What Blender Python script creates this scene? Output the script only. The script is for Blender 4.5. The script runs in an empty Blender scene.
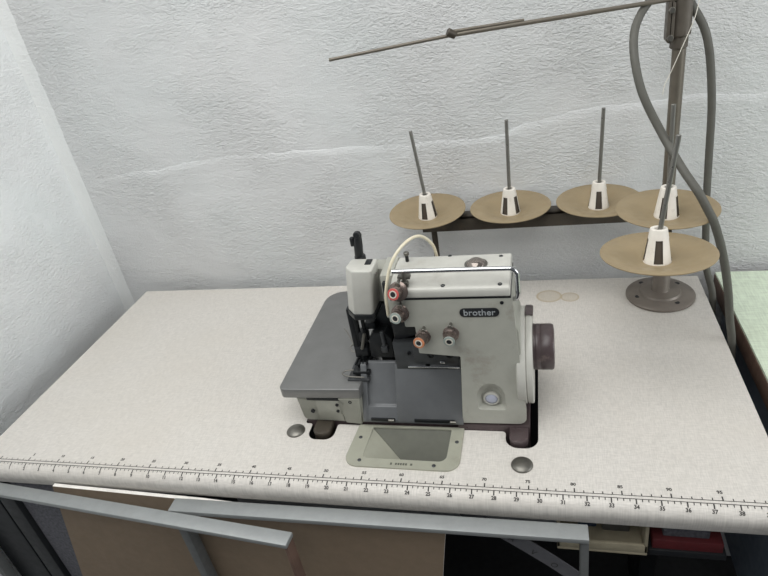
import bpy, bmesh, math, random
from mathutils import Vector, Matrix
random.seed(7)
S = 0.001
SC = bpy.context.scene
COL = SC.collection
PI = math.pi

# ------------------------------------------------------------------ materials
def lin(c):
    return tuple(((v/255)/12.92 if v/255 <= .04045 else ((v/255+.055)/1.055)**2.4) for v in c)

class NT:
    def __init__(s, name):
        s.m = bpy.data.materials.new(name); s.m.use_nodes = True
        s.t = s.m.node_tree; s.b = s.t.nodes['Principled BSDF']
        s.tc = s.t.nodes.new('ShaderNodeTexCoord')
    def n(s, kind, **kw):
        x = s.t.nodes.new(kind)
        for k, v in kw.items():
            if k in x.inputs: x.inputs[k].default_value = v
            else: setattr(x, k, v)
        return x
    def l(s, a, b): s.t.links.new(a, b)
    def mapping(s, scale):
        m = s.n('ShaderNodeMapping'); m.inputs['Scale'].default_value = scale
        s.l(s.tc.outputs['Object'], m.inputs['Vector']); return m.outputs['Vector']
    def noise(s, scale, detail=4, rough=.55, vec=None, dist=0):
        x = s.n('ShaderNodeTexNoise'); x.inputs['Scale'].default_value = scale
        x.inputs['Detail'].default_value = detail; x.inputs['Roughness'].default_value = rough
        x.inputs['Distortion'].default_value = dist
        s.l(vec if vec else s.tc.outputs['Object'], x.inputs['Vector']); return x.outputs['Fac']
    def ramp(s, fac, stops):
        r = s.n('ShaderNodeValToRGB'); e = r.color_ramp.elements
        while len(e) < len(stops): e.new(.5)
        for q, (p, c) in zip(e, stops):
            q.position = p; q.color = (*c, 1) if len(c) == 3 else c
        s.l(fac, r.inputs['Fac']); return r.outputs['Color']
    def mix(s, fac, a, b, mode='MIX'):
        x = s.n('ShaderNodeMix', data_type='RGBA', blend_type=mode)
        for v, i in ((fac, 0), (a, 6), (b, 7)):
            if hasattr(v, 'links'): s.l(v, x.inputs[i])
            else: x.inputs[i].default_value = v if i == 0 else (*v, 1)
        return x.outputs[2]
    def math(s, op, a, b=0.0):
        x = s.n('ShaderNodeMath', operation=op)
        for i, v in enumerate((a, b)):
            if hasattr(v, 'links'): s.l(v, x.inputs[i])
            else: x.inputs[i].default_value = v
        return x.outputs[0]
    def bump(s, h, strength, dist=.001):
        x = s.n('ShaderNodeBump'); x.inputs['Strength'].default_value = strength
        x.inputs['Distance'].default_value = dist
        s.l(h, x.inputs['Height']); s.l(x.outputs['Normal'], s.b.inputs['Normal'])

def simple(name, c, rough=.5, metal=0., vary=.12, scale=60, dirt=None, dirt_amt=.5, bump=0, spec=.5, dscale=25):
    k = NT(name); base = lin(c)
    f = k.noise(scale)
    lo = tuple(v*(1-vary) for v in base); hi = tuple(min(1, v*(1+vary)) for v in base)
    col = k.ramp(f, [(.3, lo), (.7, hi)])
    if dirt:
        d = k.noise(dscale, 8, .7)
        dm = k.ramp(d, [(.55, (0, 0, 0)), (.72, (dirt_amt,)*3)])
        col = k.mix(dm, col, lin(dirt))
    k.l(col, k.b.inputs['Base Color'])
    r = k.ramp(k.noise(scale*1.7), [(.3, (max(0, rough-.08),)*3), (.7, (min(1, rough+.08),)*3)])
    k.l(r, k.b.inputs['Roughness'])
    k.b.inputs['Metallic'].default_value = metal
    k.b.inputs['Specular IOR Level'].default_value = spec
    if bump: k.bump(k.noise(scale*6), bump, .0005)
    return k.m

def plaster(name, c, strength=.8):
    k = NT(name); b = lin(c)
    v = k.mapping((.8, .8, 1.6))
    f1 = k.noise(2.5, 5, .6); col = k.ramp(f1, [(.3, tuple(x*.93 for x in b)), (.7, tuple(min(1, x*1.05) for x in b))])
    tint = k.noise(4.5, 3); tm = k.ramp(tint, [(.45, (0, 0, 0)), (.7, (.35,)*3)])
    col = k.mix(tm, col, tuple(x*y for x, y in zip(b, (.93, .99, .99))))
    k.l(col, k.b.inputs['Base Color']); k.b.inputs['Roughness'].default_value = .6
    k.b.inputs['Specular IOR Level'].default_value = .35
    a = k.noise(185, 3, .6, v, .6); c2 = k.noise(420, 2, .5, v); d = k.noise(26, 3, .5, v)
    patch = k.ramp(k.noise(6, 3), [(.38, (.2,)*3), (.6, (1,)*3)])
    h = k.math('ADD', k.math('MULTIPLY', a, patch), k.math('MULTIPLY', c2, .22))
    h = k.math('ADD', h, k.math('MULTIPLY', d, .45))
    k.bump(h, strength, .0042)
    return k.m

def laminate(name, c, grid=900, amt=.10, stains=()):
    k = NT(name); b = lin(c)
    a = k.noise(1, 2, .5, k.mapping((grid, grid*.12, 1))); d = k.noise(1, 2, .5, k.mapping((grid*.12, grid, 1)))
    h = k.math('MULTIPLY', k.math('ADD', a, d), .5)
    col = k.ramp(h, [(.38, tuple(x*(1-amt) for x in b)), (.62, tuple(min(1, x*(1+amt)) for x in b))])
    big = k.noise(5, 5, .6)
    col = k.mix(k.ramp(big, [(.4, (0, 0, 0)), (.75, (.35,)*3)]), col, tuple(x*y for x, y in zip(b, (.93, .9, .84))))
    sp = k.n('ShaderNodeTexVoronoi'); sp.inputs['Scale'].default_value = 9
    k.l(k.tc.outputs['Object'], sp.inputs['Vector'])
    col = k.mix(k.ramp(sp.outputs['Distance'], [(.012, (.7,)*3), (.02, (0, 0, 0))]), col, tuple(x*.45 for x in b))
    # ring-shaped water stains with a shape of their own
    for (sx, sy, rx, ry) in stains:
        xyz = k.n('ShaderNodeSeparateXYZ'); k.l(k.tc.outputs['Object'], xyz.inputs[0])
        dx = k.math('DIVIDE', k.math('SUBTRACT', xyz.outputs[0], sx), rx)
        dy = k.math('DIVIDE', k.math('SUBTRACT', xyz.outputs[1], sy), ry)
        dd = k.math('SQRT', k.math('ADD', k.math('MULTIPLY', dx, dx), k.math('MULTIPLY', dy, dy)))
        ring = k.ramp(k.math('MULTIPLY', dd, .5), [(.0, (.35,)*3), (.38, (.4,)*3), (.47, (.9,)*3), (.53, (0, 0, 0))])
        col = k.mix(ring, col, tuple(x*y for x, y in zip(b, (.72, .62, .45))))
    k.l(col, k.b.inputs['Base Color']); k.b.inputs['Roughness'].default_value = .45
    k.b.inputs['Specular IOR Level'].default_value = .35
    k.bump(h, .15, .0003)
    return k.m

M = {}
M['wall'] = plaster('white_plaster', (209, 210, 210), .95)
M['wall_left'] = plaster('lit_white_plaster', (238, 240, 240), .9)  # brightness of the lit left wall is put into this whiter plaster
M['wall_smooth'] = plaster('smooth_white_plaster', (222, 224, 223), .4)
M['floor'] = simple('dark_concrete', (44, 44, 46), .8, bump=.3)
M['lam'] = laminate('linen_laminate', (203, 199, 193), stains=((.2795, .1870, .021, .019), (.313, .183, .015, .014)))
M['edge'] = simple('table_edge_core', (60, 52, 45), .8)
M['hole'] = simple('cutout_black', (16, 17, 19), .7, vary=.2)  # plain black for the inner walls of the machine cutout
M['print'] = simple('black_print', (52, 50, 48), .7)
M['paint'] = simple('warm_grey_enamel', (164, 164, 155), .38, vary=.05, dirt=(105, 88, 74), dirt_amt=.45, dscale=18)
M['paint_hi'] = simple('pale_grey_enamel', (188, 187, 180), .36, vary=.05, dirt=(140, 130, 116), dirt_amt=.4, dscale=16)
M['plate'] = simple('satin_grey_plate', (126, 126, 125), .38, .55, vary=.06, scale=30)
M['blue'] = simple('blue_grey_cover', (99, 101, 103), .36, .15, vary=.06)
M['under'] = simple('olive_grey_enamel', (140, 140, 130), .45, vary=.06, dirt=(80, 74, 66), dirt_amt=.4)
M['brown'] = simple('brown_enamel', (74, 63, 64), .35, vary=.1, dirt=(150, 135, 128), dirt_amt=.35, dscale=60)
M['chrome'] = simple('chrome', (205, 206, 208), .16, 1., vary=.04)
M['steel'] = simple('dull_steel', (120, 118, 112), .4, .85, vary=.12)
M['dark'] = simple('dark_steel', (72, 74, 76), .42, .5, vary=.15, dirt=(50, 40, 34))
M['black'] = simple('black_oiled_metal', (30, 32, 34), .4, .3, vary=.25)
M['blackp'] = simple('black_plastic', (26, 28, 31), .45)
M['disc'] = simple('tan_plastic', (146, 130, 102), .5, vary=.06, dirt=(132, 112, 80), dirt_amt=.4, dscale=30)
M['white'] = simple('aged_white_plastic', (226, 221, 212), .45, vary=.04, dirt=(150, 130, 110), dirt_amt=.4, dscale=70)
M['slot'] = simple('dark_slot', (70, 62, 54), .7)
M['pin'] = simple('grey_steel_rod', (128, 127, 122), .35, .6, vary=.06)
M['joint'] = simple('brown_grey_casting', (92, 86, 78), .5, .3)
M['pole'] = simple('brown_grey_metal', (112, 106, 96), .45, .5, vary=.08)
M['bar'] = simple('dark_bronze_bar', (74, 68, 60), .45, .4, vary=.12, dirt=(104, 90, 72))
M['flange'] = simple('taupe_cast_metal', (122, 114, 106), .45, .25, vary=.08)
M['cable'] = simple('dark_grey_rubber', (86, 85, 79), .6, vary=.08)
M['thread'] = simple('white_thread', (222, 218, 208), .8)
M['tube'] = simple('cream_tube', (220, 212, 188), .4, vary=.06, dirt=(190, 150, 110), dirt_amt=.3)
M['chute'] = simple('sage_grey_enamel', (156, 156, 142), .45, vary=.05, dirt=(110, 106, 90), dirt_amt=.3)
M['chutein'] = simple('dark_grey_metal', (96, 97, 88), .5, .3, vary=.08)  # darker grey for the scoop slope and the lettering
M['alu'] = simple('matt_aluminium', (150, 153, 153), .5, .45, vary=.05)
M['alu_shade'] = simple('shaded_aluminium', (104, 106, 106), .55, .4, vary=.1)  # shade on the frame stiles is put into this darker aluminium
M['cardboard'] = simple('brown_board', (124, 108, 90), .75, vary=.05)
M['boardedge'] = simple('white_board_edge', (235, 232, 226), .7)
M['felt'] = simple('dark_grey_felt', (88, 88, 94), .95, vary=.35, scale=220, bump=.8)
M['cream'] = simple('cream_plastic', (150, 142, 122), .5)
M['blueitem'] = simple('blue_plastic', (40, 58, 84), .4)
M['greyitem'] = simple('grey_plastic', (92, 92, 92), .5)
M['steelblue'] = simple('blue_grey_gap', (96, 104, 116), .5)  # tone of the dim gap, put on the added case
M['red'] = simple('dark_red_card', (86, 26, 30), .6)
M['strap'] = simple('grey_webbing', (92, 92, 96), .8)
M['green'] = laminate('green_laminate', (206, 218, 198), 420, .12)
M['wood'] = simple('brown_wood_edge', (88, 68, 58), .6, vary=.2, scale=40)
M['orange'] = simple('orange_plastic', (198, 130, 94), .4)
M['redring'] = simple('red_plastic', (190, 84, 80), .4)
M['greyring'] = simple('grey_green_plastic', (150, 160, 154), .4)
M['palering'] = simple('pale_plastic', (205, 200, 188), .4)
M['discs'] = simple('worn_tension_steel', (122, 110, 104), .3, .8, vary=.15)
M['glass'] = simple('cloudy_sight_glass', (176, 180, 196), .12, .0, vary=.08)
M['dome'] = simple('smoky_dome', (134, 126, 120), .14, .7, vary=.1)
M['letter'] = simple('silver_print', (158, 163, 165), .4)

# ------------------------------------------------------------------ mesh helpers (millimetres, world axes)
def V(*a): return Vector(a)
ORG = {}
def link(name, bm, mat, parent=None, smooth=True, ang=35):
    me = bpy.data.meshes.new(name)
    bmesh.ops.recalc_face_normals(bm, faces=bm.faces)
    org = Vector(ORG.get(parent.name, (0, 0, 0))) if parent else Vector((0, 0, 0))
    for v in bm.verts: v.co = (v.co - org) * S
    bm.to_mesh(me); bm.free()
    for m in (mat if isinstance(mat, (list, tuple)) else [mat]): me.materials.append(m)
    if smooth:
        me.shade_smooth(); me.set_sharp_from_angle(angle=math.radians(ang))
    o = bpy.data.objects.new(name, me); COL.objects.link(o)
    if parent: o.parent = parent; ORG[o.name] = tuple(org)
    return o
def tag(o, label=None, cat=None, group=None, kind=None):
    if label: o['label'] = label
    if cat: o['category'] = cat
    if group: o['group'] = group
    if kind: o['kind'] = kind
    return o
def thing(name, loc, label, cat, group=None):
    o = bpy.data.objects.new(name, None); COL.objects.link(o); o.empty_display_size = .05
    o.location = Vector(loc)*S; ORG[o.name] = tuple(loc)
    return tag(o, label, cat, group)
def merge(dst, src):
    me = bpy.data.meshes.new('t'); src.to_mesh(me); src.free(); dst.from_mesh(me); bpy.data.meshes.remove(me)
def bev(bm, w, seg=2, ang=25):
    if not w: return
    bm.normal_update()
    es = [e for e in bm.edges if len(e.link_faces) == 2 and e.calc_face_angle(0) > math.radians(ang)]
    bmesh.ops.bevel(bm, geom=es, offset=w, segments=seg, profile=.5, affect='EDGES', clamp_overlap=True)
def N(): return bmesh.new()
def box(bm, x0, x1, y0, y1, z0, z1, b=0, seg=2, rot=None):
    t = N()
    bmesh.ops.create_cube(t, size=1)
    for v in t.verts: v.co = V((x0+x1)/2+v.co.x*(x1-x0), (y0+y1)/2+v.co.y*(y1-y0), (z0+z1)/2+v.co.z*(z1-z0))
    bev(t, b, seg)
    if rot:
        c, m = rot
        for v in t.verts: v.co = m @ (v.co-Vector(c)) + Vector(c)
    merge(bm, t); return bm
def prism(bm, pts, ax, a0, a1, b=0, seg=2):
    t = N()
    def P(p, a): return V(a, p[0], p[1]) if ax == 'x' else (V(p[0], a, p[1]) if ax == 'y' else V(p[0], p[1], a))
    r0 = [t.verts.new(P(p, a0)) for p in pts]; r1 = [t.verts.new(P(p, a1)) for p in pts]
    t.faces.new(r0); t.faces.new(r1)
    n = len(pts)
    for i in range(n): t.faces.new((r0[i], r0[(i+1) % n], r1[(i+1) % n], r1[i]))
    bmesh.ops.recalc_face_normals(t, faces=t.faces)
    bev(t, b, seg); merge(bm, t); return bm
def frame(d):
    d = Vector(d).normalized(); u = d.orthogonal().normalized()
    if abs(d.z) < .9: u = d.cross(V(0, 0, 1)).normalized()
    else: u = V(1, 0, 0); u = (u-d*u.dot(d)).normalized()
    return d, u, d.cross(u)
def lathe(bm, o, d, prof, seg=32, cap0=True, cap1=True, skip=None):
    d, u, w = frame(d); o = Vector(o); rings = []
    for r, h in prof:
        rings.append([bm.verts.new(o+d*h+(u*math.cos(2*PI*i/seg)+w*math.sin(2*PI*i/seg))*max(r, .01)) for i in range(seg)])
    for k in range(len(rings)-1):
        for i in range(seg):
            if skip and skip(k, i): continue
            j = (i+1) % seg; bm.faces.new((rings[k][i], rings[k][j], rings[k+1][j], rings[k+1][i]))
    if cap0: bm.faces.new(rings[0])
    if cap1: bm.faces.new(rings[-1])
    return bm
def cyl(bm, p0, p1, r0, r1=None, seg=20):
    p0, p1 = Vector(p0), Vector(p1); r1 = r0 if r1 is None else r1; L = (p1-p0).length
    c = min(r0, r1)*.15
    return lathe(bm, p0, p1-p0, [(r0-c, 0), (r0, c), (r1, L-c), (r1-c, L)], seg)
def catmull(pts, n=8):
    P = [Vector(p) for p in pts]; out = []
    for i in range(len(P)-1):
        a = P[max(i-1, 0)]; b = P[i]; c = P[i+1]; d = P[min(i+2, len(P)-1)]
        for k in range(n):
            t = k/n
            out.append(.5*((2*b)+(c-a)*t+(2*a-5*b+4*c-d)*t*t+(3*b-a-3*c+d)*t**3))
    out.append(P[-1]); return out
def tube(bm, pts, r, seg=12, n=8):
    pts = catmull(pts, n) if n else [Vector(p) for p in pts]
    rings = []; u = None
    for i, p in enumerate(pts):
        d = (pts[min(i+1, len(pts)-1)]-pts[max(i-1, 0)]).normalized()
        if u is None: _, u, _w = frame(d)
        u = (u-d*u.dot(d)).normalized(); w = d.cross(u)
        rings.append([bm.verts.new(p+(u*math.cos(2*PI*k/seg)+w*math.sin(2*PI*k/seg))*r) for k in range(seg)])
    for a, b in zip(rings, rings[1:]):
        for k in range(seg): bm.faces.new((a[k], a[(k+1) % seg], b[(k+1) % seg], b[k]))
    bm.faces.new(rings[0]); bm.faces.new(rings[-1]); return bm
def rpoly(pts, rads, seg=6):
    out = []; n = len(pts)
    for i in range(n):
        p = Vector(pts[i]); a = Vector(pts[i-1])-p; b = Vector(pts[(i+1) % n])-p
        r = rads[i] if isinstance(rads, (list, tuple)) else rads
        if r <= 0: out.append(tuple(p)); continue
        a.normalize(); b.normalize(); ang = a.angle(b)
        if abs(ang-PI) < .02: out.append(tuple(p)); continue
        L = r/math.tan(ang/2); c = p+(a+b).normalized()*(r/math.sin(ang/2))
        s = p+a*L-c; e = p+b*L-c; a0 = math.atan2(s.y, s.x); a1 = math.atan2(e.y, e.x); da = (a1-a0+PI) % (2*PI)-PI
        for k in range(seg+1):
            t = a0+da*k/seg; out.append((c.x+r*math.cos(t), c.y+r*math.sin(t)))
    return out
def plate_holes(bm, outer, holes, z0, z1, P=None, wall_mat=0):
    """slab between z0 and z1 with through holes; P maps (a, b, z) to a world point"""
    P = P or (lambda a, b, z: V(a, b, z))
    t = N(); loops = []
    for z in (z0, z1):
        row = []
        es = []
        for lp in [outer]+list(holes):
            vs = [t.verts.new(V(a, b, z)) for a, b in lp]; row.append(vs)
            for i in range(len(vs)): es.append(t.edges.new((vs[i], vs[(i+1) % len(vs)])))
        bmesh.ops.triangle_fill(t, use_beauty=True, use_dissolve=False, edges=es, normal=(0, 0, 1))
        loops.append(row)
    for li, (A, Bq) in enumerate(zip(*loops)):
        for i in range(len(A)):
            j = (i+1) % len(A); f = t.faces.new((A[i], A[j], Bq[j], Bq[i]))
            if li > 0: f.material_index = wall_mat
    for v in t.verts: v.co = P(*v.co)
    bmesh.ops.recalc_face_normals(t, faces=t.faces)
    merge(bm, t); return bm
def text(bm, s, size, mat4, align='CENTER', ext=0, offset=0):
    c = bpy.data.curves.new('t', 'FONT'); c.body = s; c.size = size; c.align_x = align; c.align_y = 'CENTER'; c.extrude = ext; c.offset = offset
    c.resolution_u = 3
    o = bpy.data.objects.new('t', c); COL.objects.link(o)
    dg = bpy.context.evaluated_depsgraph_get(); e = o.evaluated_get(dg); me = e.to_mesh()
    t = N(); t.from_mesh(me); e.to_mesh_clear(); bpy.data.objects.remove(o); bpy.data.curves.remove(c)
    for v in t.verts: v.co = mat4 @ v.co
    merge(bm, t); return bm

# ------------------------------------------------------------------ camera
cam = bpy.data.cameras.new('camera'); co = bpy.data.objects.new('camera', cam); COL.objects.link(co)
co.location = (.7754, -.4858, .5657); co.rotation_euler = (1.0441, .1561, .2116)
cam.sensor_width = 36; cam.lens = 607.563/768*36; cam.clip_start = .02
SC.camera = co

# ------------------------------------------------------------------ setting
FZ = -750
o = link('floor', box(N(), -127, 3200, -1500, 497, FZ-40, FZ), M['floor'], smooth=False); tag(o, 'dark grey floor under the sewing table', 'floor', kind='structure')
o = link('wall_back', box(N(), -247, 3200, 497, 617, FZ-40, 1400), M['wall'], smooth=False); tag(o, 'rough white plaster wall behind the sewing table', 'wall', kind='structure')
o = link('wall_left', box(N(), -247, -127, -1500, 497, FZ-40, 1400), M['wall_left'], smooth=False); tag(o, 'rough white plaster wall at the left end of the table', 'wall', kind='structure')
# plaster fillet in the corner
bm = N(); pts = [(-127, 486), (-122, 491), (-115, 494), (-109, 495.8), (-104, 497), (-127, 497)]
t = N(); rows = []
nz = 120
for i in range(nz+1):
    z = FZ+(1400-FZ)*i/nz; j = [random.uniform(-1.6, 1.6) for _ in pts]
    rows.append([t.verts.new(V(a+(j[k] if 0 < k < 5 else 0), b+(j[-k-1]*.5 if 0 < k < 4 else 0), z)) for k, (a, b) in enumerate(pts)])
for a, b in zip(rows, rows[1:]):
    for k in range(len(pts)): t.faces.new((a[k], a[(k+1) % 6], b[(k+1) % 6], b[k]))
t.faces.new(rows[0]); t.faces.new(rows[-1]); merge(bm, t)
o = link('trim_1', bm, M['wall_smooth'], ang=60); tag(o, 'smooth plaster fillet running up the corner of the two walls', 'plaster corner', kind='structure')
# lower plaster coat with a ragged upper lip
edge = [(-104, 236), (-70, 240), (-30, 246), (10, 252), (60, 249), (110, 257), (170, 262), (230, 265), (300, 262), (360, 265), (420, 261), (480, 262), (540, 257),
        (594, 257), (640, 258), (690, 258), (716, 262), (745, 275), (790, 281), (830, 289), (870, 293), (930, 291), (1000, 292), (1080, 286), (1200, 292), (1400, 286), (3190, 300)]
xs = []
jw = [0.0]
def jit():
    jw[0] = jw[0]*.82+random.uniform(-1.3, 1.3); return jw[0]+random.uniform(-.7, .7)
for (xa, za), (xb, zb) in zip(edge, edge[1:]):
    n = max(1, int((xb-xa)/9)) if xa < 1300 else 6
    for k in range(n): xs.append((xa+(xb-xa)*k/n, za+(zb-za)*k/n+jit()))
xs.append(edge[-1]); bm = N(); prev = None
for x, z in xs:
    th = max(.25, .95+.6*math.sin(x*.021)+random.uniform(-.5, .5))
    ring = [bm.verts.new(V(x, 497.5, z+1)), bm.verts.new(V(x, 497-th, z-1.1)), bm.verts.new(V(x, 496.3, z-14)), bm.verts.new(V(x, 496.3, FZ)), bm.verts.new(V(x, 497.5, FZ))]
    if prev:
        for k in range(5): bm.faces.new((prev[k], prev[(k+1) % 5], ring[(k+1) % 5], ring[k]))
    else: bm.faces.new(ring)
    prev = ring
bm.faces.new(prev)
o = link('trim_2', bm, M['wall'], ang=80); tag(o, 'lower plaster coat with a ragged lip across the back wall', 'plaster coat', kind='structure')

# ------------------------------------------------------------------ sewing table
XL, XR, YB = -39.8, 1018.8, 470.8
tb = thing('sewing_table', (500, 230, FZ), 'speckled off-white sewing table with a printed ruler along its rounded front edge', 'table')
hole = rpoly([(446, 97), (457, 97), (457, 67), (494, 67), (494, 97), (545, 97), (545, 36), (653, 36), (653, 94), (721, 94), (721, 66), (761, 66), (761, 300), (446, 300)],
             [4, 4, 13, 13, 3, 0, 8, 8, 0, 5, 16, 16, 4, 4])
bm = plate_holes(N(), [(XL, 0), (XR, 0), (XR, YB), (XL, YB)], [hole], -35, 0, wall_mat=1)
R = 14; prof = [(-R*math.sin(a), -R*(1-math.cos(a))) for a in [PI/2*k/10 for k in range(11)]] + [(-13.9, -17.5), (-13.2, -21), (-11, -30), (-9.6, -34), (-7.5, -35), (0, -35)]
prof[0] = (0, 0)
prism(bm, prof, 'x', XL, XR)
bmesh.ops.remove_doubles(bm, verts=bm.verts, dist=.01)
top_bm = bm
# printed ruler
def lipP(s):   # arc length below the edge line -> (y, z, tilt)
    if s <= 0: return (-s, 0, 0)
    a = min(s/R, PI/2); rest = s-R*a
    return (-R*math.sin(a), -R*(1-math.cos(a))-rest, a)
def strip(bm, x0, x1, s0, s1, n=3):
    rows = []
    for k in range(n+1):
        y, z, a = lipP(s0+(s1-s0)*k/n); nn = (-math.sin(a)*.15, math.cos(a)*.15)
        rows.append((bm.verts.new(V(x0, y+nn[0], z+nn[1])), bm.verts.new(V(x1, y+nn[0], z+nn[1]))))
    for a, b in zip(rows, rows[1:]): bm.faces.new((a[0], a[1], b[1], b[0]))
bm = N()
strip(bm, XL+4, XR-2, -3.3, -2.4, 1); strip(bm, XL+4, XR-2, .9, 1.8, 1)
for i in range(0, 103):
    x = i*10
    if x > XR-4: break
    w = .75 if i % 5 == 0 else .55; strip(bm, x-w, x+w, -(8.6 if i % 5 == 0 else 6.2), -3, 1)
    if i < 16: strip(bm, x+4.8, x+5.2, -4.8, -3, 1)
for i in range(0, 40*8):
    x = i*25.4/8
    if x > XR-4: break
    if i % 8 == 0: strip(bm, x-.75, x+.75, 1.2, 7.4)
    elif i % 2 == 0: strip(bm, x-.5, x+.5, 1.2, 4.6)
    elif i < 100: strip(bm, x-.2, x+.2, 1.2, 3.2)
for i in range(5, 103, 5):
    text(bm, str(i), 5.8, Matrix.Translation((i*10+(1.5 if i < 60 else -1), 14, .15)), offset=.22)
for i in range(1, 40):
    y, z, a = lipP(10.2)
    text(bm, str(i), 5.8, Matrix.Translation((i*25.4, y-math.sin(a)*.15, z+math.cos(a)*.15)) @ Matrix.Rotation(a, 4, 'X'), offset=.22)
for f in bm.faces: f.material_index = 2
merge(top_bm, bm)
top = link('tabletop', top_bm, [M['lam'], M['hole'], M['print']], tb, ang=30)
# dome bolt caps in the top
for (x, y) in ((437, 81), (742, 39)):
    bm = lathe(N(), (x, y, 0), (0, 0, 1), [(12.8, 0), (13, .8), (11.8, 2.2), (9, 3.7), (5.6, 4.7), (2.2, 5.2), (.2, 5.3)], 32)
    link('bolt_cap', bm, M['steel'], tb, ang=70)
# waste chute plate let into the top
oc = rpoly([(526, 96), (520, 23), (668, 22), (668, 96)], [2, 17, 17, 2])
ic = rpoly([(546, 92), (543, 37), (651, 36), (652, 92)], [2, 6, 10, 2])
ch = link('waste_chute', plate_holes(N(), oc, [ic], 0, 2.2), M['chute'], tb, ang=30)
bm = N()   # scoop: left cheek, front and right walls drop from the rim
def quad(bm, *p): bm.faces.new([bm.verts.new(V(*q)) for q in p])
quad(bm, (543, 93, 2), (543, 36, 2), (627, 36, -62), (542, 93, -1))
quad(bm, (652.5, 92, 2), (652.5, 36, 2), (652.5, 36, -62), (652.5, 92, -2))
quad(bm, (543, 36, 2), (652.5, 36, 2), (652.5, 36, -62), (543, 36, -62))
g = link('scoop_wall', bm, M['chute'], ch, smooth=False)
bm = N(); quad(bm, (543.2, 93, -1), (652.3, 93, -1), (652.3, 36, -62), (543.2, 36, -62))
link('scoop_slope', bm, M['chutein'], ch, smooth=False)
for (x, y) in ((533, 72), (541, 32.5), (637, 29), (661, 70)):
    link('screw', lathe(N(), (x, y, 2.2), (0, 0, 1), [(2.5, 0), (2.4, .5), (1.6, .9), (.2, 1)], 16), M['dark'], ch)
bm = N()
for k, w in enumerate((2.2, 0, 2.2, 2.2, 2, 2.2, 2.2, 0, 2.6)):
    if w:
        box(bm, 582+k*3.2, 582+k*3.2+w, 27.4, 30.6, 2.1, 2.5)
link('worn_lettering', bm, M['chutein'], ch, smooth=False)
# stand under the top
bm = N(); box(bm, XL+2, XL+30, -8, 455, FZ, -35, 2)
link('side_shade_panel', bm, M['blackp'], tb)  # black panel added to darken the view under the left end
bm = N(); box(bm, XR-80, XR-50, 330, 455, FZ, -35, 2)
link('leg', bm, M['blackp'], tb)
link('back_shade_panel', box(N(), XL+32, XR-82, 440, 455, -560, -35, 1), M['blackp'], tb)  # black panel added to hide the lit wall below the top
link('shelf', box(N(), 884, 968, 14, 340, -114, -104, 1), M['blackp'], tb)

# ------------------------------------------------------------------ green table on the right
gt = thing('green_table', (1350, 230, FZ), 'pale green topped table with a brown edge, right of the sewing table', 'table')
link('tabletop', box(N(), 1047, 1650, -60, 478, -2, 2, 0), M['green'], gt, smooth=False)
link('filler_case', box(N(), 1064, 1600, 70, 470, -420, -34, 2), M['steelblue'], gt)  # case added to cover the wall; its blue-grey imitates the dim gap
link('edge_band', box(N(), 1046, 1651, -61, 479, -34, -2, 1), M['wood'], gt)
for x in (1250, 1600):
    for y in (0, 420): link('leg', box(N(), x-20, x+20, y-20, y+20, FZ, -34, 2), M['wood'], gt)

# ------------------------------------------------------------------ sewing machine
mc = thing('overlock_sewing_machine', (600, 190, 0), 'grey overlock sewing machine with a lettered badge, sunk into the off-white table', 'sewing machine')
# bed
bm = N(); box(bm, 660, 751, 95, 296, -40, 9, 2); box(bm, 448, 660, 100, 296, -40, 9, 2); 
base = link('machine_base', bm, M['brown'], mc)
def foot(x0, x1, y0, y1, m):
    bm = N(); prism(bm, rpoly([(x0, y1), (x0, y0), (x1, y0), (x1, y1)], [1, 10, 10, 1]), 'z', -8, 6, 1.2)
    return link('foot', bm, m, base)
foot(726, 749, 70, 112, M['brown']); foot(464, 488, 72, 112, M['bar'])
# main casting
def front(x, z, y): return V(x, y, z)
outer = rpoly([(667, 12), (748, 13), (738.5, 201.5), (612, 201.5), (612, 163), (624, 163), (624, 124), (674, 119)], [1, 10, 3, 2, 2, 1, 2, 1])
cx, cz = 706, 49
dish = [(689, 35)] + [(cx-17.5*math.cos(a), 56+22*math.sin(a)) for a in [PI*k/16 for k in range(17)]] + [(724, 35)]
dish = rpoly(dish, [4]+[0]*17+[4])
bm = N()
plate_holes(bm, outer, [dish], 95, 110, P=lambda a, b, z: V(a, z, b))
# dish recess
inner = [(cx+(a-cx)*.66, 44+(b-44)*.66-1) for a, b in dish]
va = [bm.verts.new(V(a, 95, b)) for a, b in dish]; vb = [bm.verts.new(V(a, 104, b)) for a, b in inner]
for i in range(len(va)): bm.faces.new((va[i], va[(i+1) % len(va)], vb[(i+1) % len(vb)], vb[i]))
bm.faces.new(vb)
prism(bm, [(667, 12), (746, 13), (737, 201), (674, 201)], 'y', 109, 172, 2)
prism(bm, [(590, 160), (668, 160), (668, 201), (590, 201)], 'y', 109, 172, 1)
prism(bm, [(624, 124), (674, 119), (674, 165), (624, 165)], 'y', 109, 160, 1)
prism(bm, [(740, 24), (747, 24), (744, 150), (737, 170)], 'y', 100, 166, 2)
body = link('casting', bm, M['paint'], mc, ang=40)
bm = lathe(N(), (705.5, 104, 48), (0, -1, 0), [(10, 0), (10, 3.2), (9, 4), (8, 4)], 28, cap1=False); lathe(bm, (705.5, 104, 48), (0, -1, 0), [(8, 2.5), (8, 4)], 28, cap1=False)
gg = link('oil_gauge', bm, M['paint_hi'], body)
link('sight_glass', lathe(N(), (705.5, 104, 48), (0, -1, 0), [(7.8, .5), (7.6, 3), (5, 4.2), (.1, 4.6)], 24), M['glass'], gg, ang=70)
bm = lathe(N(), (727, 95.2, 194.5), (0, -1, 0), [(2.3, 0), (2.1, .8), (.1, 1)], 16)
link('screw', bm, M['black'], body)
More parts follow.
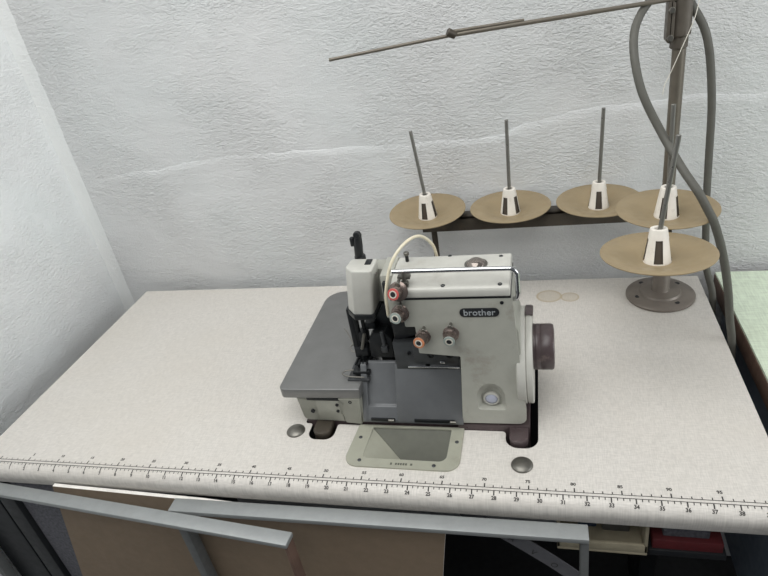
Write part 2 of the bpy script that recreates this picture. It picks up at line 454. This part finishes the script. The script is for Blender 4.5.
# nameplate
npb = N(); prism(npb, rpoly([(678.5, 176.3), (723.5, 176.3), (723.5, 188), (678.5, 188)], 5.7, 8), 'y', 94, 95.6, .3)
npl = link('name_badge', npb, M['blackp'], mc)
tag(npl, 'black name badge with silver lettering')
t4 = Matrix.Translation((701, 93.7, 182.2)) @ Matrix.Rotation(PI/2, 4, 'X')
link('lettering', text(N(), 'brother', 11.5, t4, ext=.15, offset=.05), M['letter'], npl, smooth=False)
# top cover
bm = N(); prism(bm, [(94, 203), (94, 212.5), (96.5, 215.5), (104, 216.5), (113, 219.5), (122, 221), (152, 222), (164, 220), (170, 214), (171, 203)], 'x', 600, 737, 2.4, 3)
tc = link('top_cover', bm, M['paint_hi'], mc, ang=50)
bm = N(); box(bm, 599.5, 737.5, 94.8, 171, 200.6, 203.3)
link('cover_gasket', bm, M['black'], tc, smooth=False)
for (x, y, z) in ((662.3, 99.8, 216), (726, 99.8, 216), (663.5, 162, 220.2), (725, 154, 221.6)):
    link('screw', lathe(N(), (x, y, z-.6), (0, 0, 1), [(2.6, 0), (2.5, 1.2), (1.4, 1.6), (1.2, .6), (.1, .6)], 16), M['dark'], tc)
bm = lathe(N(), (697, 137, 219.5), (0, 0, 1), [(13.5, 0), (13.5, 3), (12.2, 3.6), (11.6, 3.2)], 36)
oc_ = link('oil_sight', bm, M['steel'], tc)
link('sight_dome', lathe(N(), (697, 137, 221), (0, 0, 1), [(11.6, 1), (10, 4), (7, 6.2), (3.5, 7.4), (.1, 7.8)], 36), M['dome'], oc_, ang=80)
# thread guide rail
bm = N(); tube(bm, [(606, 100, 236), (640, 100, 236), (700, 100, 235.6), (736, 100, 235.3)], 2.8, 14, 4)
arc = [(736+9*math.sin(a), 100, 226.3+9*math.cos(a)) for a in [PI/2*k/8 for k in range(9)]]
tube(bm, arc+[(745, 100, 212), (745, 100, 203), (743, 101, 196), (737, 105, 193)], 2.8, 14, 3)
rail = link('thread_rail', bm, M['chrome'], mc, ang=60)
bm = N(); cyl(bm, (619, 100, 237.5), (619, 100, 212), 2.8); box(bm, 611, 626, 98, 106, 226, 230, 1); box(bm, 614, 623, 96.5, 103.5, 217, 223, 1)
link('rail_post', bm, M['steel'], rail)
bm = N(); cyl(bm, (613, 150, 219), (613, 150, 232), 2.2); link('pin', bm, M['black'], mc)
bm = N(); cyl(bm, (613, 150, 230.5), (613, 150, 234.5), 3.4); link('pin_cap', bm, M['steel'], mc)
# head cover and needle gear
bm = N(); prism(bm, rpoly([(538, 124), (549, 111), (574, 110), (575, 142), (541, 144)], [3, 3, 4, 3, 5], 4), 'z', 170, 231, 2.2, 3)
for v in bm.verts:
    k = (v.co.z-170)/59; v.co.x = v.co.x+(k-.5)*7; v.co.y += k*1.5
head = link('head_cover', bm, M['paint_hi'], mc, ang=50)
bm = N(); box(bm, 565, 573, 128, 141, 230.5, 232, 1); link('slot', bm, M['blackp'], head)
bm = N(); prism(bm, rpoly([(534, 123), (546, 109), (572, 109), (573, 142), (538, 144)], [3, 3, 4, 3, 5], 4), 'z', 163.5, 171, 1)
link('head_gasket', bm, M['black'], head)
link('screw', lathe(N(), (578, 126, 219), (1, 0, 0), [(2, 0), (1.8, 1), (.1, 1.2)], 14), M['steel'], head)
bm = N(); box(bm, 541, 590, 144.5, 170, 168, 216, 2); box(bm, 584, 600, 118, 166, 160, 221, 2); link('arm_end', bm, M['paint'], mc)
bm = N(); box(bm, 587, 592.5, 112, 121, 168, 214, 1.5); box(bm, 583, 591, 121, 140, 165, 205, 1.5); link('guard', bm, M['blackp'], mc)
bm = N(); cyl(bm, (553, 154, 215), (553, 154, 231), 7); lathe(bm, (552.5, 152, 229), (.10, 0, 1), [(4.6, 0), (5.4, 3), (5.6, 18), (5, 27), (5, 29), (5.3, 31), (3.6, 34.5), (.2, 35.5)], 20)
box(bm, 545, 550, 149, 155, 245, 257, 1.4); cyl(bm, (556, 149.5, 262), (556, 145.5, 262), 4.2)
link('thread_take_up', bm, M['blackp'], mc)
bm = N()
cyl(bm, (536, 136, 168), (534, 138, 92), 4.2); cyl(bm, (544, 140, 168), (543, 142, 84), 2.6); box(bm, 527, 534, 132, 142, 88, 165, 1.5)
box(bm, 528, 546, 130, 146, 92, 106, 2); box(bm, 536, 548, 133, 147, 112, 128, 2); cyl(bm, (537, 132, 92), (537, 132, 70), 1.1)
nb = link('needle_bar', bm, M['black'], mc)
bm = N(); cyl(bm, (546, 131, 128), (539, 130, 104), 2.3)
link('needle_clamp_pin', bm, M['steel'], nb)
bm = N(); box(bm, 523, 547, 118, 172, 70, 75, 1.2); box(bm, 527, 545, 128, 160, 74.5, 82, 2); box(bm, 530, 541, 134, 152, 81, 95, 2)
for k in range(4): box(bm, 526+k*5, 528.5+k*5, 124, 146, 81.5, 84, .5)
link('presser_foot', bm, M['black'], mc)
bm = N(); tube(bm, [(540, 113, 70), (520, 114, 70), (510, 117, 70.5), (508, 121, 71), (513, 125, 71.5), (524, 126, 72)], .9, 8); link('finger_guard', bm, M['steel'], mc)
bm = N(); tube(bm, [(523, 162, 73), (513, 163, 74), (508, 167, 76), (508, 172, 78), (514, 176, 79), (524, 175, 80)], .9, 8); tube(bm, [(511, 174, 79), (500, 190, 86), (492, 200, 88)], .8, 8); link('thread_hook', bm, M['steel'], mc)
# knife block and looper cavity behind it
bm = N(); prism(bm, rpoly([(549, 88), (580, 88), (581, 118), (573, 128), (556, 128), (549, 116)], 3), 'y', 132, 176, 2); box(bm, 556, 622, 150, 185, 60, 162, 2)
box(bm, 545, 560, 140, 175, 128, 138, 2)
kb = link('knife_block', bm, M['black'], mc)
bm = N(); cyl(bm, (570, 130, 132), (571, 129, 100), 2.6); box(bm, 566, 575, 126, 133, 100, 110, 1.5); link('knife_holder', bm, M['dark'], kb)
bm = N(); prism(bm, [(585, 163), (620, 163), (623, 130), (586, 118)], 'y', 128, 150, 1); link('cavity_plate', bm, M['blackp'], mc)
# cloth plate and box below it
bm = N(); prism(bm, rpoly([(422, 93), (536, 95), (536, 139), (600, 139), (600, 310), (560, 345), (421, 345)], [8, 2, 1, 1, 4, 20, 30], 6), 'z', 49, 64, 2.6, 3)
cp = link('cloth_plate', bm, M['plate'], mc, ang=50)
bm = N(); box(bm, 516, 546, 112, 150, 63.6, 66.4, .6); link('needle_plate', bm, M['dark'], cp)
bm = N(); prism(bm, rpoly([(447, 7), (534, 5), (534, 49), (443, 49)], [8, 1, 1, 1], 4), 'y', 97, 300, 1.2); 
bx = link('bed_box', bm, M['under'], mc, ang=40)
bm = N(); prism(bm, [(470, 9), (505.5, 8), (505.5, 17), (503, 19), (503, 43), (470, 43)], 'y', 95.6, 98, .5); link('access_panel', bm, M['under'], bx)
bm = N(); prism(bm, [(508, 6), (530, 4), (534, 48.5), (504, 48.5), (504, 46), (510, 40), (506, 22)], 'y', 94.5, 98, .6); link('latch_tab', bm, M['under'], bx)
bm = N(); box(bm, 458, 506, 95.5, 98, 43.5, 48, .5); link('seam_strip', bm, M['black'], bx)
for (x, z, r) in ((463, 24.7, 3), (500.2, 36.7, 2.3), (499.5, 26, 2.3), (519.7, 42.6, 2.6)):
    link('screw', lathe(N(), (x, 95, z), (0, -1, 0), [(r, -1), (r*.95, .8), (r*.5, 1), (r*.4, .3), (.1, .3)], 16), M['black'], bx)
bm = N(); prism(bm, [(97, 8), (138, 8), (138, 62), (122, 62), (112, 40)], 'x', 532, 543, 2); link('looper_shield', bm, M['black'], mc)
# looper cover: slanted front, recessed left half
bm = N()
prism(bm, [(92.5, 10), (95, 10), (128, 79), (128, 84), (123, 83), (92.5, 15)], 'x', 581, 668, .8)
prism(bm, [(92.5, 10), (96, 10), (107, 27), (133, 79), (133, 84), (129, 83), (104.5, 32), (100.5, 31), (92.5, 15)], 'x', 541, 581.5, .8)
prism(bm, [(92.5, 10), (95, 10), (128, 79), (128, 84), (123, 83), (92.5, 15)], 'x', 534, 542, .8)
lc = link('looper_cover', bm, M['blue'], mc, ang=40)
for (a, b) in ((545, 578), (604, 657)):
    link('hinge_slot', box(N(), a, b, 91.5, 94.5, 13, 17.5, .5), M['black'], lc)
for x in (573, 655):
    link('hinge_pin', cyl(N(), (x-4, 91, 15.5), (x+4, 91, 15.5), 2.1), M['steel'], lc)
link('latch', box(N(), 622, 630, 121, 128, 82, 88, 1), M['black'], lc)
link('cover_edge_shine', box(N(), 600, 668, 118.5, 124, 81.5, 84.5, .8), M['chrome'], lc)  # bright strip added for the shine along the cover's top edge
# bracket behind the cover top
bm = N(); box(bm, 584, 668, 121, 132, 62, 121, 1.2); box(bm, 610, 668, 119.6, 121.5, 90, 117, .6)
br = link('looper_bracket', bm, M['dark'], mc)
for (x, z, r) in ((604, 105, 2.4), (632, 102, 4.2), (646, 105.5, 2.6), (656, 102, 4.2)):
    link('screw', lathe(N(), (x, 120.6, z), (0, -1, 0), [(r, -1), (r, 2), (r*.6, 2.3), (r*.5, .8), (.1, .8)], 16), M['black'], br)
link('hook', box(N(), 643, 649, 117, 121, 90, 94, 1), M['chrome'], br)
# four tension knobs
def knob(p, d, big, ring, cname):
    d = Vector(d).normalized(); p = Vector(p)
    bm = N()
    lathe(bm, p, d, [(5, -6), (5, 2), (big*.9, 2.4), (big, 3.4), (big*.9, 4.4), (5, 5), (5, 6), (big*.92, 6.4), (big, 7.4), (big*.8, 8.6), (7.2, 9), (7.4, 13.5), (6.3, 14)], 28)
    k = link('tension_knob', bm, M['discs'], mc, ang=40)
    bm = N(); lathe(bm, p, d, [(6.2, 13), (7, 13.4), (7.4, 18), (7.2, 19), (6.4, 19.6), (4.2, 19.8), (4.2, 17)], 28, cap0=True, cap1=False)
    c = link('knob_cap', bm, M['discs'], k, ang=40)
    bm = N(); lathe(bm, p, d, [(7.0, 18.4), (6.8, 20.2), (4.5, 20.5), (4.4, 18.4)], 28, cap0=False, cap1=False); rg = link('knob_ring', bm, ring, k, ang=40); tag(rg, cname+' ring on the knob face')
    bm = N(); lathe(bm, p, d, [(4.6, 19), (4.5, 20.8), (3.2, 20.8), (3.1, 18)], 24, cap1=False); link('inner_ring', bm, M['palering'], k)
    bm = N(); lathe(bm, p, d, [(3.2, 15), (3.15, 20.6), (.1, 20.6)], 18); link('bore', bm, M['blackp'], k)
    u = V(0, 0, 1)
    bm = N(); cyl(bm, p+u*(big+.5)+V(0, 4, 0), p+u*(big+.5)+V(0, -6, 0), 1.9); cyl(bm, p+u*(big+.5)+V(0, -5, 0), p+u*(big+.5)+V(0, -7.5, 0), 3); link('guide_stud', bm, M['steel'], k)
knob((613.7, 92, 215.5), (-.18, -1, .34), 11.5, M['redring'], 'red')
knob((611.5, 94, 185.5), (-.20, -1, .17), 10.5, M['greyring'], 'grey-green')
knob((634.5, 94, 152.5), (-.20, -1, .08), 9, M['orange'], 'orange')
knob((667, 94, 157), (-.03, -1, -.04), 9.5, M['greyring'], 'grey-green')
# handwheel and its housing
bm = lathe(N(), (741, 150, 81), (1, 0, 0), [(60, -3), (62, -1.5), (62, 7.5), (61, 8.3), (59.5, 8.8), (61, 9.4), (61.5, 10.4), (61.5, 15.5), (60.5, 16.5), (30, 16.6)], 72)
hh = link('belt_guard', bm, M['paint_hi'], mc, ang=40)
bm = N(); seg = []
for k in range(8):
    a = math.radians(86+k*6)
    seg.append(a)
for a0, a1 in zip(seg, seg[1:]):
    pr = [(60.5, 749), (63, 750), (63, 756), (61.5, 758.6), (54, 758.6)]
    pts = [[bm.verts.new(V(x, 150-math.cos(a)*r, 81+math.sin(a)*r)) for r, x in pr] for a in (a0, a1)]
    for i in range(4): bm.faces.new((pts[0][i], pts[0][i+1], pts[1][i+1], pts[1][i]))
bmesh.ops.remove_doubles(bm, verts=bm.verts, dist=.01)
link('rim_wear', bm, M['brown'], hh, ang=50)
bm = lathe(N(), (757, 150, 93), (1, 0, 0), [(27, 0), (29, .5), (29, 3), (28.4, 3.6), (29, 4.2), (29, 9), (28.6, 9.5), (29, 10), (29, 23), (27.5, 25.5), (22, 26.5), (12, 24), (.1, 24)], 56)
link('handwheel', bm, M['brown'], mc, ang=40)
# thread tube
bm = N(); tube(bm, [(592.5, 99, 178), (593.2, 98, 184), (595.8, 96, 211.6), (604.9, 105, 243.4), (619.8, 120, 260.5), (632.8, 145, 257.5), (642.9, 165, 236.1), (645, 175, 212), (645, 178, 200)], 1.9, 10)
link('thread_tube', bm, M['tube'], mc, ang=70)

# ------------------------------------------------------------------ thread stand
st = thing('thread_stand', (952, 412, 0), 'brown-grey thread stand with five tan spool discs, bolted to the table beside the wall', 'thread stand')
bm = lathe(N(), (952, 412, 0), (0, 0, 1), [(50, 0), (51.5, 1), (51.5, 4), (49, 6), (31, 8), (29, 11), (14, 13), (13, 15), (12.6, 58), (11.5, 60)], 56)
fl = link('base_flange', bm, M['flange'], st, ang=40)
for a in (-60, 40, 200, 130):
    x, y = 952+38*math.cos(math.radians(a)), 412+38*math.sin(math.radians(a))
    link('bolt_hole', lathe(N(), (x, y, 6.5), (0, 0, 1), [(4, 0), (3.8, .9), (.1, .9)], 18), M['black'], fl)
bm = cyl(N(), (952, 412, 50), (950, 412, 520), 8.6, seg=24); link('pole', bm, M['pole'], st)
bm = N(); cyl(bm, (949.5, 412, 395), (949.5, 412, 530), 13.5, seg=24); cyl(bm, (949.6, 412, 380), (949.6, 412, 396), 11, seg=24); link('pole_coupling', bm, M['joint'], st)
bm = N(); prism(bm, rpoly([(931.5, 390), (940, 390), (940, 440), (931.5, 440)], 4.5), 'y', 396, 416, 1); 
cl_ = link('clamp_plate', bm, M['joint'], st)
for z in (397, 430): link('bolt', cyl(N(), (935.5, 397, z), (935.5, 391, z), 4, seg=6), M['steel'], cl_)
# crossbar and its leg
bm = N(); box(bm, 578, 948, 420, 423.5, 129, 153, .6); box(bm, 578, 948, 420, 446, 149.5, 153, .6)
link('crossbar', bm, M['bar'], st)
bm = N(); box(bm, 591.5, 601, 423.5, 427, 2, 140, .6); box(bm, 585, 608, 410, 445, 0, 3, .5); link('bar_leg', bm, M['bar'], st)
# arm that carries the two front discs
bm = N()
for (a, b, w) in (((950, 412), (932, 310), 9), ((932, 312), (904, 186), 9)):
    a, b = Vector(a), Vector(b); d = (b-a).normalized(); n = Vector((-d.y, d.x))*w
    prism(bm, [tuple(a+n), tuple(b+n), tuple(b-n), tuple(a-n)], 'z', 180, 184.5, .6)
lathe(bm, (951.4, 412, 170), (0, 0, 1), [(10.5, 0), (11, 1), (11, 14), (10, 15)], 28)
link('front_arm', bm, M['bar'], st)
def holder(c, topz, lean, slot0, r=63.3, tilt=0):
    x, y, z = c
    Rm = Matrix.Rotation(math.radians(tilt), 4, 'X')
    def tl(b):
        for v in b.verts: v.co = Rm @ (v.co-Vector(c)) + Vector(c)
        return b
    bm = lathe(N(), c, (0, 0, 1), [(14, -12.4), (24, -11.6), (r*.6, -7.2), (r-1, -1.2), (r, -.4), (r, .6), (r-1.2, 1.3), (r*.6, -5), (24, -9.4), (16, -10.4), (14, -10.6)], 64)
    d = link('spool_disc', tl(bm), M['disc'], st, ang=50)
    z0 = z-10.6
    prof = [(15.6, 0), (15.6, 2), (15, 4), (11.3, 29), (9.6, 39), (9.2, 40.5), (7.5, 41)]
    sk = lambda k, i: k in (1, 2, 3) and any((i-slot0-q*12) % 48 in (0, 1, 2, 3, 4) for q in range(4)) and k < 3
    bm = lathe(N(), (x, y, z0), (0, 0, 1), prof, 48, cap0=False, cap1=False, skip=sk)
    lathe(bm, (x, y, z0+41), (0, 0, 1), [(7.5, 0), (5, -.4), (4.4, -4)], 48, cap0=False, cap1=False)
    cn = link('spool_cone', tl(bm), M['white'], d, ang=50)
    bm = lathe(N(), (x, y, z0), (0, 0, 1), [(13.8, 0), (11, 24), (8, 37), (3, 38)], 32); link('cone_core', tl(bm), M['slot'], d)
    bm = cyl(N(), (x, y, z0+30), (x+lean[0], y+lean[1], topz), 2.7, seg=16); link('spool_pin', bm, M['pin'], d)
holder((588.5, 428, 165), 300, (-10, 0), 20, tilt=3)
holder((723, 428, 164.5), 303, (1.5, 0), 17)
holder((857, 431, 164.5), 306.5, (4, -1), 21)
holder((931.5, 309, 200.5), 337, (-2, 0), 18)
holder((901, 185, 202), 340, (12, 0), 21, tilt=-5)
for (x, y) in ((588.5, 428), (723, 428), (857, 431)):
    link('spacer', cyl(N(), (x, y, 147), (x, y, 153.5), 6), M['dark'], st)
# telescopic thread guide arm
A0 = V(951, 404, 441.5); A1 = V(512.9, 300, 439); d = (A1-A0)
J = V(668.3, 337, 443.7)
bm = N(); cyl(bm, A0+V(20, 5, 0), J+(J-A0).normalized()*4, 2.8, seg=14)
an = link('guide_arm', bm, M['pole'], st)
link('guide_tip', cyl(N(), J, A1, 2.2, seg=12), M['pole'], an)
T = V(757, 359.5, 446.5); link('guide_tail', cyl(N(), J+V(0, 0, 4), T, 2.2, seg=12), M['pole'], an)
bm = N(); cyl(bm, J+V(-5, -3, 5), J+V(4, 1, -1), 5, seg=20); link('arm_clamp', bm, M['bar'], an)

# ------------------------------------------------------------------ cable, threads
pts = [(1031, 404, -160), (1030, 405, -60), (1027.5, 406, 0), (1013.7, 410, 54.7), (1007.8, 411, 114.8), (1004, 412, 165), (1000.9, 412, 224.3), (996.2, 412, 308.5), (983.6, 412, 386.1), (963, 414, 428), (946, 418, 452), (928, 414, 458), (913.9, 408, 446),
       (897.7, 390, 429), (889.1, 370, 410.5), (889.1, 350, 382.2), (898.3, 335, 344.5), (918.2, 320.0, 302.9), (938.7, 290.0, 266.3), (950.2, 272.0, 249.0), (958.4, 263.0, 236.5), (969.6, 259.0, 215.1), (978.3, 260.0, 196.6), (994.8, 270.0, 148.5), (1009.6, 280.0, 89.4), (1019.5, 287, 36.1), (1026, 287, 0), (1030, 287, -60), (1031, 290, -160)]
o = link('power_cable', tube(N(), pts, 5.2, 14, 6), M['cable'], ang=70)
tag(o, 'dark grey cable looped over the thread stand pole and hanging beside the table', 'cable')
o = link('thread', tube(N(), [(966, 395, 438), (962, 396, 415), (950, 398, 380), (939, 399, 350), (934, 399.5, 338), (932.5, 400, 325)], .55, 6), M['thread'], ang=70)
tag(o, 'thin white thread trailing down the thread stand pole', 'thread')

# ------------------------------------------------------------------ things in front of and under the table
def rail_frame(name, a, b, w, zt, label, bottom=FZ, endw=9, endm='alu_shade'):
    a, b = Vector(a), Vector(b); d = (b-a).normalized(); n = Vector((-d.y, d.x))
    ang = math.atan2(d.y, d.x); mid = (a+b)/2
    L = (b-a).length; t_ = thing(name, (mid.x, mid.y, bottom), label, 'frame')
    def bar(nm, s0, s1, z0, z1, inset=0, m='alu'):
        bm = N(); p = [a+d*s0-n*inset, a+d*s1-n*inset, a+d*s1-n*(w-inset), a+d*s0-n*(w-inset)]
        prism(bm, [tuple(q) for q in p], 'z', z0, z1, 1.0); link(nm, bm, M[m], t_)
    bar('top_rail', 0, L, zt-7, zt); bar('bottom_rail', 0, L, bottom, bottom+20)
    bar('stile', 0, 12, bottom+20, zt-7, 2, 'alu_shade'); bar('stile', L-endw, L, bottom+20, zt-7, 2, endm)
    return t_
rail_frame('metal_frame', (-118, -7.5), (475.5, -59.6), 19, -25, 'grey metal frame leaning furthest left and forward, its corner below the machine', endw=5, endm='wood')
rail_frame('metal_frame', (296, -23), (813, -19), 20.5, -25, 'grey metal frame under the middle of the table edge, behind the other frame')
# brown sheet, standing just in front of the table edge
cb = thing('brown_board', (340, -16, FZ), 'brown board with white edges standing between the metal frames and the table', 'board')
bm = prism(N(), [(98, -23.5), (330, -32), (651, -58), (637.9, -149), (560, FZ), (-60, FZ), (46, -241)], 'y', -19.8, -14.6)
for f in bm.faces:
    n = f.normal if f.normal.length else V(0, 0, 0)
bm.normal_update()
for f in bm.faces:
    if abs(f.normal.y) < .5: f.material_index = 1
link('panel', bm, [M['cardboard'], M['boardedge']], cb, smooth=False)
o = link('felt_sheet', prism(N(), [(-8, -37), (120, -37), (120, FZ), (-8, FZ)], 'y', 0, 10, 1), M['felt'])
tag(o, 'dark grey felt sheet under the left end of the table, behind the brown board', 'sheet')
o = link('shade_block', box(N(), -112, -44, -6, 300, FZ, -78, 3), M['blackp']); tag(o, 'added black block keeping the gap dark between the left end of the table and the wall', 'box')  # solid black block added in place of the shade beside the table
# webbing strap hanging under the table
bm = N(); cpts = catmull([(664, 40, -88), (700, 28, -100), (735, 20, -116), (783, 12, -146), (830, 6, -186), (870, 4, -240)], 6); prev = None
for i, p in enumerate(cpts):
    q = [bm.verts.new(p+V(0, 0, 11)), bm.verts.new(p+V(0, 2, 11)), bm.verts.new(p+V(-6, 2, -11)), bm.verts.new(p+V(-6, 0, -11))]
    if prev:
        for k in range(4): bm.faces.new((prev[k], prev[(k+1) % 4], q[(k+1) % 4], q[k]))
    else: bm.faces.new(q)
    prev = q
bm.faces.new(prev)
o = thing('webbing_strap', (735, 20, -116), 'dark grey lettered strap hanging in the shade below the table', 'strap')
cc = bm; bm = N()
for s_, x, z in (('A', 726, -113), ('V', 752, -130), ('O', 777, -146)):
    y = 12+(783-x)/48*8-1.6
    text(bm, s_, 12, Matrix.Translation((x-1, y, z)) @ Matrix.Rotation(PI/2, 4, 'X') @ Matrix.Rotation(-.6, 4, 'Z'))
for f in bm.faces: f.material_index = 1
merge(cc, bm); link('strap_band', cc, [M['strap'], M['print']], o, smooth=False)
# cream tray with things in it, hung below the top
tr = thing('cream_tray', (835, 60, -108), 'cream plastic tray hung under the table beside the metal frame', 'tray')
bm = N(); box(bm, 780, 882, 8, 130, -108, -104, 1); box(bm, 780, 882, 8, 12, -104, -90, 1); box(bm, 780, 784, 8, 130, -104, -35, 1); box(bm, 878, 882, 8, 130, -104, -35, 1); box(bm, 780, 882, 126, 130, -104, -35, 1)
link('tray_shell', bm, M['cream'], tr)
o = link('blue_box', box(N(), 806, 828, 40, 90, -104, -70, 2), M['blueitem']); tag(o, 'small blue box lying in the cream tray', 'box')
o = link('grey_box', box(N(), 834, 866, 36, 90, -104, -68, 2), M['greyitem']); tag(o, 'small grey box lying in the cream tray', 'box')
o = link('red_box', box(N(), 888, 964, 16, 240, -104, -88, 1.5), M['red']); tag(o, 'flat dark red box shaded under the right end of the sewing table', 'box')
o = link('grey_box', box(N(), 900, 950, 22, 200, -88, -66, 1.5), M['felt']); tag(o, 'dark grey box lying on the flat dark red box under the table', 'box')

# ------------------------------------------------------------------ light
w = bpy.data.worlds.new('room_light'); SC.world = w; w.use_nodes = True
bg = w.node_tree.nodes['Background']; bg.inputs['Color'].default_value = (.88, .94, 1, 1); bg.inputs['Strength'].default_value = .13
def area(name, loc, target, sx, sy, energy, col):
    l = bpy.data.lights.new(name, 'AREA'); l.shape = 'RECTANGLE'; l.size = sx; l.size_y = sy; l.energy = energy; l.color = col
    o = bpy.data.objects.new(name, l); COL.objects.link(o); o.location = loc
    o.rotation_euler = (Vector(target)-Vector(loc)).to_track_quat('-Z', 'Y').to_euler(); return o
area('ceiling_light', (.28, -.48, 1.7), (.42, .2, 0), 1.9, 1.6, 39.5, (1, .995, .975))
area('right_fill_light', (2.6, -.35, .62), (.0, .25, .25), 1.3, 1.0, 19, (.97, .99, 1))  # unseen fill from the right, set low to brighten the left wall
SC.view_settings.view_transform = 'Standard'; SC.view_settings.look = 'None'; SC.view_settings.exposure = 0; SC.view_settings.gamma = 1
SC.view_settings.use_curve_mapping = False
